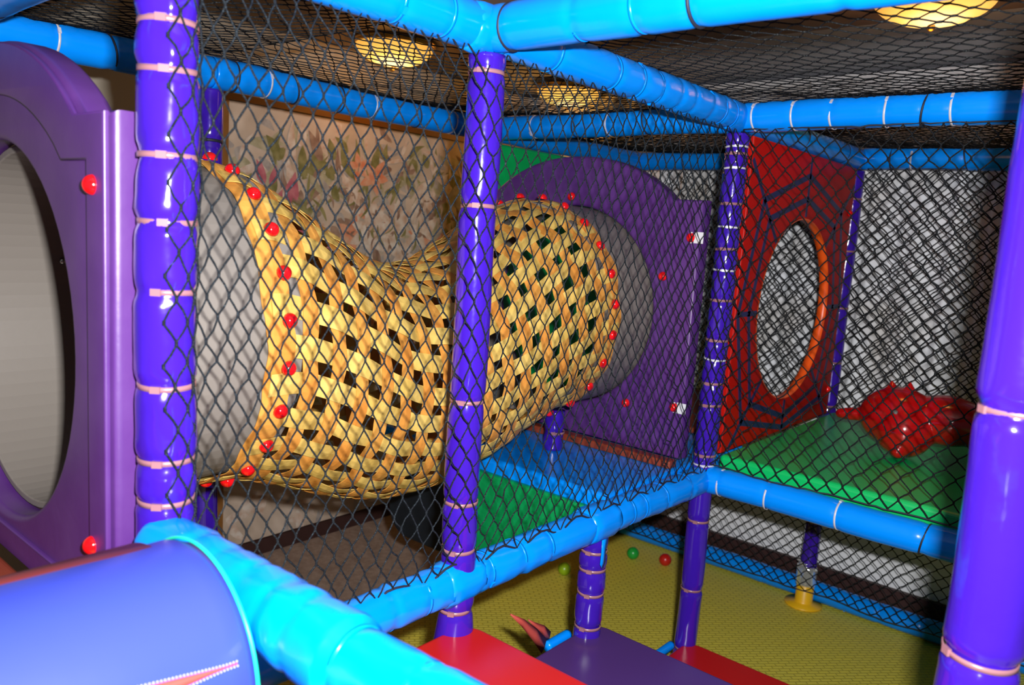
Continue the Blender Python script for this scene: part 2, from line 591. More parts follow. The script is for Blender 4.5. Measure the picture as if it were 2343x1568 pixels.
# ceiling lamps
def lamp(x, y, label):
    t = thing('ceiling_lamp', label, 'lamp', 'amber dome lamps on the ceiling', (x, y, CZ))
    R = 0.18
    mb = MB()
    rings = []
    for k in range(9):
        ph = PI / 2 * k / 8
        rr = R * math.cos(ph) if k < 8 else 0.002
        rings.append([(rr * math.cos(2 * PI * i / 36), rr * math.sin(2 * PI * i / 36), -0.02 - 0.09 * math.sin(ph)) for i in range(36)])
    mb.rings(rings[::-1])
    mb.build('glass_shade', M['lamp'], t)
    mb = MB()
    mb.tube([(R * math.cos(2 * PI * i / 36), R * math.sin(2 * PI * i / 36), -0.018) for i in range(36)], 0.009, 8, closed=True)
    mb.rings([[((R + .01) * math.cos(2 * PI * i / 36), (R + .01) * math.sin(2 * PI * i / 36), z) for i in range(36)] for z in (-0.015, 0.0)])
    mb.build('brass_rim', M['brass'], t)
    mb = MB()
    mb.sphere((0, 0, -0.117), 0.012)
    mb.tube([(0, 0, -0.1), (0, 0, -0.115)], 0.005)
    mb.build('finial', M['brass'], t)
    ld = bpy.data.lights.new('lamp_light', 'POINT')
    ld.energy = 2.4
    ld.color = (1.0, 0.40, 0.07)
    ld.shadow_soft_size = 0.09
    lo_ = bpy.data.objects.new('lamp_light', ld)
    COL.objects.link(lo_)
    lo_.location = (0, 0, -0.22)
    lo_.parent = t


lamp(1.25, 1.76, 'glowing amber dome ceiling lamp above the floral mural, left of the centre post')
lamp(2.46, 1.66, 'smaller looking amber dome ceiling lamp right of the centre post, farthest away')
lamp(1.52, -0.45, 'amber dome ceiling lamp at the top right edge of the picture')

# ---------------------------------------------------------------- posts
LY = 1.12


def flare(z0, zc):
    return lambda s_: 1 + 0.35 * max(0, min(1, (zc - (s_ + z0)) / 0.12))


post(-0.675, 0, FZ, 1.25, 0.0425, [1.056, .992, .87, .775, .67, .529, .411, .346], 'fat violet padded post with many pink ties beside the purple arched panel', wr=0.035, pinch=0.12, headoff=0.25)
post(0, 0, FZ, 1.15, 0.0385, [1.115, .84, .42, .188, .078, -.065, -.4], 'violet padded post in the centre of the picture, in front of the woven tunnel', wr=0.018,
     prof=flare(FZ, -0.08))
post(1.2, 0, FZ, 1.15, 0.037, [1.085, .926, .779, .611, .479, .331, .256, .083, -.149, -.398, -.62], 'violet padded post with pink and white ties between purple panel and red web panel', wr=0.02,
     white=[1.107, 1.039, .853, .712, .415, .05])
p4 = post(2.4, 0.0, FZ + 0.16, 1.15, 0.036, [1.03, .8, .55, .3, .1, -.45], 'violet padded post at the far end of the red web panel, on a yellow foot')
mb = MB()
mb.rings([[(r * math.cos(2 * PI * i / 24), r * math.sin(2 * PI * i / 24), z) for i in range(24)] for r, z in ((0.085, -0.16), (0.085, -0.152), (0.045, -0.148), (0.040, -0.14), (0.040, -0.05), (0.036, -0.045))])
mb.build('yellow_foot', M['yellowp'], p4, bevel=None)
o = sleeve_mesh((0, 0, -0.06), (0, 0, 0.05), 0.044, [0.1], 77, 0.2, 0.14)
o.build('clear_plastic_wrap', M['film'], p4)
post(0, LY, FZ, 1.15, 0.037, [1.0, .9, .8, .6], 'dark violet post at the far left of the mural, behind the net', tm='cord')
post(1.2, LY, FZ, 1.15, 0.037, [.9, .5], 'violet post hidden behind the woven tunnel at the back of the frame')
post(2.4, LY, FZ, 1.15, 0.037, [.9, .5], 'violet post in the far back corner of the frame')
post(0.56, 0, FZ, -0.02, 0.0385, [-.08, -.136, -.205, -.307, -.5], 'short violet post with pink ties under the blue beam, rising behind the plum step', wr=0.03, pinch=0.14)
post(0, -1.018, FZ, 1.25, 0.049, [.60, .25, -.1], 'blurred violet post close to the camera at the right edge', wr=0.03, pinch=0.16, headoff=0.9)
post(0.93, 0.44, 0.047, 0.185, 0.033, [.11], 'stubby violet support post between the tunnel and the blue deck mat')
post(0.90, 0.66, 0.047, 0.175, 0.030, [], 'thin dark violet support stub left of the other one, on the blue deck mat')

# ---------------------------------------------------------------- beams
T = 1.2
BR = 0.0455
beam((-1.9, 0, T), (0, 0, T), BR, 'bright blue beam at top, running from the left down to the centre post', cords=[], creases=[1.9 - .26, 1.9 - .14], wraps=[(1.9 - .02, 1.1, 0.1)])
beam((0.0, 0, T), (1.2, 0, T), BR, 'blue wrinkled beam running back from the centre post top to the next post', creases=[.2, .437, .553, .646, .746, .823, .936, 1.022, 1.1], wr=0.03, pinch=0.08)
beam((1.2, 0, T), (2.4, 0, T), BR * .97, 'dim blue top beam above the red web panel', cords=[.5, .95])
beam((0, -0.02, T), (0, -2.2, T), BR, 'bright blue top beam running from the centre post to the upper right corner', cords=[.045, .46, .9], creases=[.22, .35, .7])
beam((1.2, -0.02, T), (1.2, -2.2, T), BR, 'blue top beam with five white ties on the right, above the red web panel', ties=[.04, .165, .28, .43, .60, .9], cords=[.53, 1.2], headoff=0.9)
beam((2.4, -0.02, T), (2.4, -2.2, T), BR * .97, 'farthest blue top beam on the right, behind the net', cords=[.12, .4, .8], ties=[.2])
beam((2.4, 0.04, T), (2.4, LY, T), BR * .97, 'far blue top beam seen through nets right of the purple arch', cords=[.2, .5, .8])
beam((1.2, 0.04, T), (1.2, LY, T), BR * .97, 'blue top beam seen through the net above the purple arch', cords=[.3, .6], ties=[.45, .8])
beam((-1.9, LY, T), (0, LY, T), BR, 'blue top beam behind the purple arched panel at upper left', ties=[1.47, 1.1], cords=[1.61, 1.2, .6])
beam((0, LY, T), (1.2, LY, T), BR, 'blue top beam crossing above the floral mural', cords=[.07, .277, .46, .81], ties=[.18, .6, 1.0])
beam((1.2, LY, T), (2.4, LY, T), BR * .97, 'blue top beam above the green back panel, seen behind the net', cords=[.3, .7])
beam((-0.675, 0, T), (-0.675, LY, T), BR, 'shaded blue top beam in the upper left corner of the picture', cords=[.75, .3])
beam((-0.72, 0, 0), (1.2, 0, 0), BR, 'blue wrinkled beam under the net, rising from lower left to right', creases=[q + .72 for q in (-.215, -.117, -.037, .03, .08, .2, .307, .50, .61, .70, .765, .891, 1.047)],
     wr=0.05, pinch=0.06, wraps=[(0.72, 1.12, .11), (1.28, 1.13, .13)])
mb = MB()
fx = 0.535 + 0.72
mb.rings([[(fx + a, -0.049 + c, z) for a, c in ((-w_, 0), (w_, 0), (w_, 0.002), (-w_, 0.002))] for z, w_ in ((-0.03, 0.012), (-0.07, 0.010), (-0.10, 0.012), (-0.115, 0.001))])
ub = mb.build('torn_flap', M['blue'], [o_ for o_ in COL.objects if o_.get('label', '').startswith('blue wrinkled beam under the net')][0])
beam((1.2, 0.0, 0), (1.2, -1.9, 0), BR, 'blue beam with white ties along the front of the green deck', ties=[.072, .235, .461], cords=[.7], wr=0.008, headoff=1.2)


def nearprof(s_):
    y = 0.06 - s_
    if y > -0.42:
        return 1.08 + 0.12 * max(0, min(1, (-0.1 - y) / 0.3))
    return 1.0


nb = beam((-0.69, 0.0, 0.278), (-0.665, -1.5, 0.283), 0.044, 'large overexposed cyan beam in the lower left foreground', creases=[.13, .2, .27, .34, .40, .485, .6, .75], wr=0.045, pinch=0.05, prof=nearprof, roundend=True)
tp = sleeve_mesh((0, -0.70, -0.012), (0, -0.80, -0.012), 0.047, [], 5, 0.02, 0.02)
tpo = tp.build('mint_band', M['mint'], nb)  # plain mint green band around the near beam
tpo['label'] = 'mint green patch'
beam((2.475, -1.9, FZ + .05), (2.475, LY, FZ + .05), BR, 'blue beam lying along the far edge of the yellow floor', ties=[1.9 + q for q in (.752, .448, .216, -.324)], tm='blue', wr=0.02, headoff=0.5, creases=[1.9 + q for q in (.6, .05, -.17, -.5)])
beam((0.43, 0.045, -.345), (0.53, .045, -.345), 0.014, 'low blue beam tucked beside the plum step', wr=0.01)
beam((1.06, 0.035, -.612), (1.16, .035, -.612), 0.014, 'low blue beam tucked beside the last red step', wr=0.01)


# ---------------------------------------------------------------- panels
def outline(w_, sh, crest, z0, aw, n=24):
    """shouldered arch panel outline in (y, z), y from 0 to w_"""
    pts = [(0, z0), (w_, z0), (w_, sh)]
    c = w_ / 2
    for i in range(n + 1):
        a = i / n
        y = c + aw * (1 - 2 * a)
        u = abs(1 - 2 * a)
        z = sh + (crest - sh) * (1 - u ** 2.2) ** 0.9
        pts.append((y, z))
    pts.append((0, sh))
    return pts


def curve_slab(name, polys, thick, bev, m, parent, rot, loc):
    cu = bpy.data.curves.new(name, 'CURVE')
    cu.dimensions = '2D'
    cu.fill_mode = 'BOTH'
    cu.extrude = thick / 2 - bev
    cu.bevel_depth = bev
    cu.bevel_resolution = 4
    cu.offset = -bev
    for pts in polys:
        s_ = cu.splines.new('POLY')
        s_.points.add(len(pts) - 1)
        for i, p in enumerate(pts):
            s_.points[i].co = (p[0], p[1], 0, 1)
        s_.use_cyclic_u = True
    tmp = bpy.data.objects.new('tmp', cu)
    COL.objects.link(tmp)
    dg = bpy.context.evaluated_depsgraph_get()
    dg.update()
    me = bpy.data.meshes.new_from_object(tmp.evaluated_get(dg))
    bpy.data.objects.remove(tmp)
    me.name = name
    bm = bmesh.new()
    bm.from_mesh(me)
    bmesh.ops.remove_doubles(bm, verts=bm.verts, dist=0.0001)
    for f in bm.faces:
        f.smooth = True
    for e in bm.edges:
        if len(e.link_faces) == 2 and e.calc_face_angle(0) > 0.7:
            e.smooth = False
    bm.to_mesh(me)
    bm.free()
    me.materials.clear()
    me.materials.append(m)
    o = bpy.data.objects.new(name, me)
    COL.objects.link(o)
    me.transform(Matrix.Translation(loc) @ rot)
    o.parent = parent
    return o


def circle(cy, cz, r, n=64):
    return [(cy + r * math.cos(2 * PI * i / n), cz + r * math.sin(2 * PI * i / n)) for i in range(n)]


# local (x,y,z) of the curve -> (Y, Z, X) of the world
ROT_YZ = Matrix(((0, 0, 1, 0), (1, 0, 0, 0), (0, 1, 0, 0), (0, 0, 0, 1)))


def cap_mesh(c, d, r=0.0155):
    mb = MB()
    mb.sphere(c, r, 14, 7, half=d)
    return mb


def arch_panel(xf, xb, label, bolts, z0, tags=(), rim=True, y0=0.047):
    t = thing('arched_panel', label, 'panel', 'purple moulded panels at the tunnel ends', ((xf + xb) / 2, y0, z0))
    Wd = 1.026
    hole = circle(0.56 - y0, 0.54 - z0, 0.36)
    ol = outline(Wd, 0.932 - z0, 1.075 - z0, 0, 0.40)
    curve_slab('panel_body', [ol, hole], xb - xf, 0.014, M['panel'], t, ROT_YZ, Vector((0, 0, 0)))
    if rim:
        inn = [(0.075 + (p[0]) * (Wd - 0.15) / Wd, 0.06 + p[1] * 0.84) for p in ol]
        ol2 = [(0.012 + p[0] * (Wd - 0.024) / Wd, 0.01 + p[1] * 0.985) for p in ol]
        curve_slab('raised_border', [ol2, inn], 0.012, 0.0045, M['panel'], t, ROT_YZ, Vector((-(xb - xf) / 2 - 0.002, 0, 0)))
    for (y, z) in bolts:
        cap_mesh(Vector((-(xb - xf) / 2 - 0.006, y - y0, z - z0)), (-1, 0, 0), 0.016).build('bolt_cap', M['redcap'], t)
    for (y, z) in tags:
        mb = MB()
        x = -(xb - xf) / 2 - 0.009
        mb.box((x - 0.001, y - y0 - 0.005, z - z0 - 0.018), (x + 0.001, y - y0 + 0.0, z - z0 + 0.018))
        mb.box((x - 0.001, y - y0 - 0.045, z - z0 - 0.017), (x + 0.001, y - y0 - 0.012, z - z0 + 0.019))
        mb.build('washer_strip', M['tag'], t, smooth=False)
    return t


arch_panel(-0.735, -0.675, 'purple arched panel with a round hole at the left edge of the picture', [(0.098, 0.822), (0.110, 0.25)], 0.10)
rb = [(0.567, 0.93), (0.165, 0.677), (0.265, 0.225), (0.075, .81), (.078, .246)]
arch_panel(1.10, 1.17, 'purple arched panel behind the right mouth of the woven tunnel', rb, 0.07, tags=[(.075, .81), (.078, .246)], rim=False)


# red panel with printed web
def red_panel():
    x0, x1, z0, z1 = 1.245, 2.285, 0.087, 1.150
    cx, cz, hr = 1.765, 0.565, 0.345
    t = thing('web_panel', 'red panel with navy web print and an oval hole right of centre', 'panel', None, (x0, -0.02, z0))
    outer = [(0, 0), (x1 - x0, 0), (x1 - x0, z1 - z0), (0, z1 - z0)]
    rot = Matrix(((1, 0, 0, 0), (0, 0, -1, 0), (0, 1, 0, 0), (0, 0, 0, 1)))
    o = curve_slab('panel_body', [outer, circle(cx - x0, cz - z0, hr)], 0.034, 0.006, M['redp'], t, rot, Vector((0, 0, 0)))
    mb = MB()
    yy = -0.018

    def strip(a, b, w_=0.011):
        a, b = Vector((a[0] - x0, 0, a[1] - z0)), Vector((b[0] - x0, 0, b[1] - z0))
        d = (b - a).normalized()
        nrm = Vector((-d.z, 0, d.x)) * w_
        v = [a - nrm, b - nrm, b + nrm, a + nrm]
        mb.add([(p.x, yy, p.z) for p in v] + [(p.x, yy + 0.001, p.z) for p in v], [(0, 1, 2, 3), (7, 6, 5, 4), (0, 4, 5, 1), (1, 5, 6, 2), (2, 6, 7, 3), (3, 7, 4, 0)])
    dirs = []
    for k in range(8):
        a = PI / 2 + k * PI / 4
        dx, dz = math.cos(a), math.sin(a)
        lim = min((x1 - cx) / dx if dx > 1e-6 else ((x0 - cx) / dx if dx < -1e-6 else 9), (z1 - cz) / dz if dz > 1e-6 else ((z0 - cz) / dz if dz < -1e-6 else 9))
        dirs.append((dx, dz, lim))
        strip((cx + dx * (hr + 0.008), cz + dz * (hr + 0.008)), (cx + dx * (lim - 0.01), cz + dz * (lim - 0.01)), 0.009)
    for f in (0.42, 0.505):
        P = []
        for k, (dx, dz, lim) in enumerate(dirs):
            r = f + (0.075 if k % 2 else 0.0) * 0.6
            r = min(r, lim - 0.015)
            P.append((cx + dx * r, cz + dz * r))
        for k in range(8):
            strip(P[k], P[(k + 1) % 8], 0.011)
    mb.build('web_print', M['web'], t, smooth=False)
    mb = MB()
    mb.rings([[(cx - x0 + rr * math.cos(2 * PI * i / 64), yy_, cz - z0 + rr * math.sin(2 * PI * i / 64)) for i in range(64)] for rr, yy_ in ((hr + .002, -0.0180), (hr - .003, -0.0175), (hr - .003, 0.0175), (hr + .002, 0.0180))], False)
    o = mb.build('hole_edging', M['orange'], t)
    o['label'] = 'orange edging around the hole'
    for (x, z) in ((2.25, 0.96), (2.25, .2)):
        cap_mesh(Vector((x - x0, -0.018, z - z0)), (0, -1, 0), 0.014).build('bolt_cap', M['redcap'], t)


red_panel()


def slab(name, a, b, m, label, cat, bevel=0.015, group=None):
    mb = MB()
    c = Vector(((a[0] + b[0]) / 2, (a[1] + b[1]) / 2, a[2]))
    mb.box(Vector(a) - c, Vector(b) - c)
    o = mb.build(name, m, None, smooth=False, bevel=bevel)
    o.location = c
    tag(o, label, cat, group)
    return o


slab('green_panel', (1.25, LY - 0.03, 0.05), (2.35, LY + 0.02, 1.15), M['green'], 'plain green panel at the back, above and behind the purple arch', 'panel')
slab('deck_mat', (1.235, -1.9, 0.0), (2.355, -0.035, 0.085), M['green'], 'bright green padded deck behind the net on the right', 'mat')
slab('deck_mat', (0.66, 0.035, -0.035), (1.60, 1.07, 0.045), M['blue'], 'blue padded deck mat under the right end of the woven tunnel', 'mat')
mb = MB()
mb.rings([[(x, y, z) for y, z in ((0.60, -0.31), (0.60, 0.0), (0.03, 0.0), (0.03, -0.075))] for x in (0.64, 0.665)])
tag(mb.build('skirt_board', M['greend'], None, smooth=False, bevel=0.008), 'dark green padded skirt hanging below the blue deck mat', 'panel')
slab('deck_mat', (1.56, 0.06, 0.046), (2.34, 1.07, 0.07), M['brick'], 'brick red mat on the deck seen through the purple arch', 'mat')
slab('edge_pad', (1.05, 0.05, 0.045), (1.098, 1.05, 0.072), M['brick'], 'narrow brick red pad along the foot of the right purple arch', 'mat', 0.006)
slab('deck_mat', (-1.9, 0.06, 0.02), (-0.75, 1.08, 0.105), M['brick'], 'brick red mat at the lower left, in front of the purple arched panel', 'mat')

# black rubber bolster left of the skirt
mb = MB()
prof = []
for i in range(9):
    a = -PI / 2 + (PI / 2) * i / 8
    prof.append((0.87 + 0.10 * math.cos(a), -0.23 + 0.11 * math.sin(a)))
for i in range(9):
    a = (PI / 2) * i / 8
    prof.append((0.87 + 0.10 * math.cos(a), -0.155 + 0.11 * math.sin(a)))
prof += [(0.615, -0.045), (0.615, -0.34)]
mb.rings([[(x, y, z) for (y, z) in prof] for x in (0.64, 0.95)])
o = mb.build('bolster', M['black'], None, smooth=False, bevel=0.01)
tag(o, 'black rubber bolster hanging beside the dark green skirt, left of the centre post', 'bolster')


# ---------------------------------------------------------------- woven tunnel
def tunnel():
    t = thing('crawl_tunnel', 'crawl tunnel woven from orange and yellow straps with red bolt caps', 'tunnel', None, (0.27, 0.56, 0.0))
    ox, oy = 0.27, 0.56
    XL, XR = -0.345, 0.868
    R = 0.366

    def bump(x):
        u = (x - XL) / (XR - XL)
        return max(0.0, math.sin(PI * min(max(u, 0), 1))) ** 1.6

    def surf(x, a, off=0.0):
        b = bump(x)
        ry, rz = R - 0.045 * b, R - 0.025 * b
        cz = 0.538 - 0.188 * b
        wv = 0.006 * b * noise.noise(Vector((x * 6, math.cos(a) * 2, math.sin(a) * 2)))
        ca, sa = math.cos(a), math.sin(a)
        z = cz + (rz + off + wv) * sa
        if sa > 0:
            z -= 0.015 * b * sa ** 4
        return Vector((x - ox, (ry + off + wv) * ca, z))
    NL, NH = 28, 16
    mb = MB()
    pitch = (XR - XL) / NH
    # hoops
    for j in range(NH + 1):
        xc = XL + pitch * j
        wid = pitch * (0.255 if 0 < j < NH else 0.42)
        n = NL * 6
        ringsA, ringsB = [], []
        for i in range(n):
            a = 2 * PI * i / n
            k = i / 6
            o_ = 0.0045 * math.cos(PI * (k + j))
            tw = 0.010 * noise.noise(Vector((j * 3.1, math.cos(a) * 1.5, math.sin(a) * 1.5)))
            ed = 0.003 * noise.noise(Vector((j * 7.7, math.cos(a) * 9, math.sin(a) * 9)))
            x0_, x1_ = xc - wid + tw - ed, xc + wid + tw + ed
            q = [surf(x0_, a, o_), surf(xc + tw, a, o_ + 0.0015), surf(x1_, a, o_), surf(x1_, a, o_ - 0.0018), surf(x0_, a, o_ - 0.0018)]
            ringsA.append(q)
        mb.rings(ringsA, False, 1, True)
    # long straps
    for i in range(NL):
        a0 = 2 * PI * i / NL
        n = NH * 6
        rings = []
        for s_ in range(n + 1):
            x = XL - 0.02 + (XR - XL + 0.04) * s_ / n
            k = (x - XL) / pitch
            o_ = -0.0045 * math.cos(PI * (i + k))
            da = 2 * PI / NL * 0.30
            sw = 0.12 * (2 * PI / NL) * noise.noise(Vector((i * 5.3, x * 4, 0)))
            am = a0 + sw - 0.30 * max(0.0, s_ / n - 0.35)
            rings.append([surf(x, am - da, o_), surf(x, am, o_ + 0.0015), surf(x, am + da, o_), surf(x, am + da, o_ - 0.0018), surf(x, am - da, o_ - 0.0018)])
        mb.rings(rings, True, 0)
    o = mb.build('woven_sleeve', [M['strapB'], M['strapA']], t, smooth=False)
    # grey collars (open pipes with wall thickness) and their bolt caps
    for (xa, xb, xbolt) in ((-0.69, -0.285, -0.33), (0.81, 1.13, 0.855)):
        mb = MB()
        ri, rou = 0.342, 0.3565
        prof = [(xa, rou), (xb, rou), (xb, ri), (xa, ri)]
        n = 72
        v, f = [], []
        rings = []
        for i in range(n):
            a = 2 * PI * i / n
            rings.append([(x - ox, r * math.cos(a), 0.54 + r * math.sin(a)) for (x, r) in prof])
        mb.rings(rings, False, 0, True)
        mb.build('grey_collar', M['grey'], t, smooth=False, bevel=0.003)
        for i in range(24):
            a = 2 * PI * (i + 0.5) / 24
            d = Vector((0, math.cos(a), math.sin(a)))
            c = Vector((xbolt - ox, 0, 0.540)) + d * 0.372
            c.z -= 0.002
            cap_mesh(c, d, 0.0165).build('bolt_cap', M['redcap'], t)
    for (x, a) in ((-0.50, 0.35), (-0.48, -0.55), (-0.55, -1.2)):
        mb = MB()
        d = Vector((0, math.cos(a), math.sin(a)))
        c = Vector((x - ox, 0, 0.535)) + d * 0.3415
        mb.sphere(c, 0.008, 10, 5, half=-d)
        mb.build('inner_bolt', M['steel'], t)


tunnel()


# ---------------------------------------------------------------- nets
def seg_tubes(A, B, r, nside=4):
    d = B - A
    L = np.linalg.norm(d, axis=1, keepdims=True)
    d = d / np.maximum(L, 1e-9)
    ref = np.where(np.abs(d[:, 2:3]) < 0.9, np.array([[0, 0, 1.0]]), np.array([[1.0, 0, 0]]))
    s_ = np.cross(d, ref)
    s_ /= np.linalg.norm(s_, axis=1, keepdims=True)
    u = np.cross(s_, d)
    n = len(A)
    r = np.broadcast_to(np.asarray(r, float).reshape(-1, 1), (n, 1))
    V = np.zeros((n, 2 * nside, 3))
    for i in range(nside):
        a = 2 * PI * i / nside
        o = (s_ * math.cos(a) + u * math.sin(a)) * r
        V[:, i] = A - d * r * 0.5 + o
        V[:, nside + i] = B + d * r * 0.5 + o
    F = []
    base = (np.arange(n) * 2 * nside)[:, None]
    for i in range(nside):
        j = (i + 1) % nside
        F.append(base + np.array([[i, j, nside + j, nside + i]]))
    F = np.concatenate(F)
    return V.reshape(-1, 3), F


def net(name, label, P, nu, nv, r=0.0019, link=0.09, jit=0.12, seed=1, m='net', keep=None, cord=True):
    """diamond mesh; P(u, v) maps the unit square to the place"""
    rng = np.random.RandomState(seed)
    nodes = {}
    lo, hi = [], []
    idx = 0
    for j in range(2 * nv + 1):
        for i in range(2 * nu + 1):
            if (i + j) % 2:
                continue
            u, v = i / (2 * nu), j / (2 * nv)
            edge = i in (0, 2 * nu) or j in (0, 2 * nv)
            k = 0.35 if edge else 1
            du, dv = rng.normal(0, jit, 2) * k * 0.5
            u += du / (2 * nu)
            v += dv / (2 * nv)
            hl = link / (2 * nv)
            u, v = min(max(u, 0), 1), min(max(v, 0), 1)
            if keep and not keep(u, v):
                continue
            lo.append(P(u, max(v - hl, 0)))
            hi.append(P(u, min(v + hl, 1)))
            nodes[(i, j)] = idx
            idx += 1
    lo, hi = np.array([tuple(q) for q in lo]), np.array([tuple(q) for q in hi])
    A, B, RR = [], [], []
    for (i, j), k in nodes.items():
        A.append(lo[k]); B.append(hi[k]); RR.append(r * 1.55)
        for di in (-1, 1):
            q = nodes.get((i + di, j + 1))
            if q is not None:
                a, b = hi[k], lo[q]
                mid = (a + b) / 2 + rng.normal(0, 0.0012, 3)
                A += [a, mid]; B += [mid, b]; RR += [r, r]
    V, F = seg_tubes(np.array(A), np.array(B), np.array(RR))
    me = bpy.data.meshes.new(name)
    me.vertices.add(len(V))
    me.vertices.foreach_set('co', V.ravel())
    me.loops.add(F.size)
    me.polygons.add(len(F))
    me.loops.foreach_set('vertex_index', F.ravel().astype(np.int32))
    me.polygons.foreach_set('loop_start', (np.arange(len(F)) * 4).astype(np.int32))
    me.polygons.foreach_set('loop_total', np.full(len(F), 4, np.int32))
    me.update(calc_edges=True)
    me.materials.append(M[m])
    me.polygons.foreach_set('use_smooth', [True] * len(F))
    o = bpy.data.objects.new(name, me)
    COL.objects.link(o)
    tag(o, label, 'net', 'black safety nets')
    if cord:
        N = 80
        for v in (0.0, 1.0):
            mb = MB()
            pts = []
            for i in range(N + 1):
                p = Vector(P(i / N, v))
                p.z += 0.005 * noise.noise(Vector((i * 0.9, v, seed)))
                pts.append(p)
            mb.tube(pts, 0.0026, 6)
            mb.build('edge_cord', M['cord'], o)
    return o


def lerp(a, b, t):
    return a + (b - a) * t


# long side net: wraps part of the left post, runs past the centre post to the next one
arcR = 0.047
pA = (-0.675 + arcR * math.cos(math.radians(-26)), arcR * math.sin(math.radians(-26)))
SEGS = [(0.0, 'arc', 0.076), (0.076, (pA, (-0.02, -0.0475)), 0.612), (0.688, ((-0.02, -0.0475), (1.235, -0.047)), 1.255)]
TOTL = 1.943


def side(u, v):
    s_ = (0.82 * u + 0.18 * u * u) * TOTL
    if s_ < 0.076:
        a = math.radians(-116 + 90 * s_ / 0.076)
        x, y = -0.675 + arcR * math.cos(a), arcR * math.sin(a)
    elif s_ < 0.688:
        q = (s_ - 0.076) / 0.612
        x, y = lerp(pA[0], -0.02, q), lerp(pA[1], -0.0475, q)
        y += 0.012 * math.sin(PI * q) * math.sin(PI * v)
    else:
        q = (s_ - 0.688) / 1.255
        x, y = lerp(-0.02, 1.235, q), -0.047
        y += 0.03 * math.sin(PI * q) * math.sin(PI * v)
    z0 = 0.035 + 0.012 * math.sin(s_ * 40)
    if x < -0.28:
        z0 = lerp(0.035, 0.02, min(1, (-0.28 - x) / 0.2))
    z = lerp(z0 + 0.008, 1.165, v)
    if x > -0.55:
        y += 0.022 * max(0, 1 - v * 9) + 0.03 * max(0, 1 - (1 - v) * 12)
    z += 0.006 * noise.noise(Vector((s_ * 5, v * 4, 2)))
    return (x + 0.010 * noise.noise(Vector((s_ * 3, v * 3, 7))), y, z)


net('safety_net', 'long speckled net hung in front of the woven tunnel, around the centre post', side, 44, 17, r=0.0018, link=0.07, seed=3)


def plane_net(fn_xyz, sag):
    def P(u, v):
        p = fn_xyz(u, v)
        n_ = noise.noise(Vector((u * 5, v * 5, sag * 100)))
        return (p[0] + sag * 0.3 * n_, p[1] + sag * 0.3 * n_, p[2] + 0.3 * sag * n_)
    return P


# ceiling nets lie on top of the beams
def roof(x0, x1, y0, y1, z=1.248, sag=0.05):
    def P(u, v):
        x, y = lerp(x0, x1, u), lerp(y0, y1, v)
        s_ = math.sin(PI * u) ** 0.6 * math.sin(PI * v) ** 0.6
        return (x, y, z - sag * s_ + 0.006 * noise.noise(Vector((x * 5, y * 5, 0))))
    return P


net('safety_net', 'overhead net on the top beams above the woven tunnel', roof(0.0, 1.2, 0.0, LY), 24, 20, m='netb', seed=5, r=0.0014)
net('safety_net', 'overhead net at the upper left, between the big post and the mural', roof(-1.9, 0.0, 0.0, LY), 38, 20, m='netb', seed=6, r=0.0014)
net('safety_net', 'overhead net at the top right, above the steps and the yellow floor', roof(0.0, 1.2, -1.9, 0.0), 22, 32, m='netb', seed=7, r=0.0015)
net('safety_net', 'overhead net on the top beams above the green deck', roof(1.2, 2.4, -1.9, 0.0), 24, 34, m='netb', seed=8, r=0.0018)
net('safety_net', 'overhead net in the far back corner above the purple arch', roof(1.2, 2.4, 0.0, LY), 24, 20, m='netb', seed=9, r=0.0018)


def xnet(x, y0, y1, z0, z1, bow=0.02, sd=0):
    def P(u, v):
        y, z = lerp(y0, y1, u), lerp(z0, z1, v)
        n_ = noise.noise(Vector((y * 4, z * 4, sd)))
        return (x + bow * math.sin(PI * v) * math.sin(PI * u) + 0.012 * n_, y + 0.012 * noise.noise(Vector((y * 4, z * 4, sd + 5))), z + 0.008 * n_)
    return P


net('safety_net', 'net standing in front of the green deck and the red web panel', xnet(1.175, -1.9, -0.03, 0.06, 1.16, -0.02, 1), 36, 17, m='netb', seed=11)
net('safety_net', 'net at the far end of the green deck, behind the red inflatable', xnet(2.385, -1.9, -0.05, 0.06, 1.16, 0.02, 2), 36, 19, m='netb', seed=12, r=0.0021)
net('safety_net', 'second net close to the white curtain, farthest layer at right', xnet(2.50, -1.9, 1.0, 0.02, 1.2, 0.0, 9), 46, 19, m='netb', seed=16, r=0.0021)
net('safety_net', 'net behind the oval hole of the red web panel', xnet(2.39, 0.05, LY, 0.06, 1.16, 0.02, 3), 24, 19, m='netb', seed=13, r=0.0021)
net('safety_net', 'low net under the green deck along the far floor beam', xnet(2.335, -1.9, LY - .05, FZ + .09, 0.0, 0.01, 4), 60, 15, m='netb', seed=14, r=0.0021)


def ynet(P0, P1, z0, z1, sd):
    def P(u, v):
        x, y = lerp(P0[0], P1[0], u), lerp(P0[1], P1[1], u)
        n_ = noise.noise(Vector((x * 4, v * 4, sd)))
        return (x + 0.012 * n_, y + 0.012 * n_, lerp(z0, z1, v))
    return P





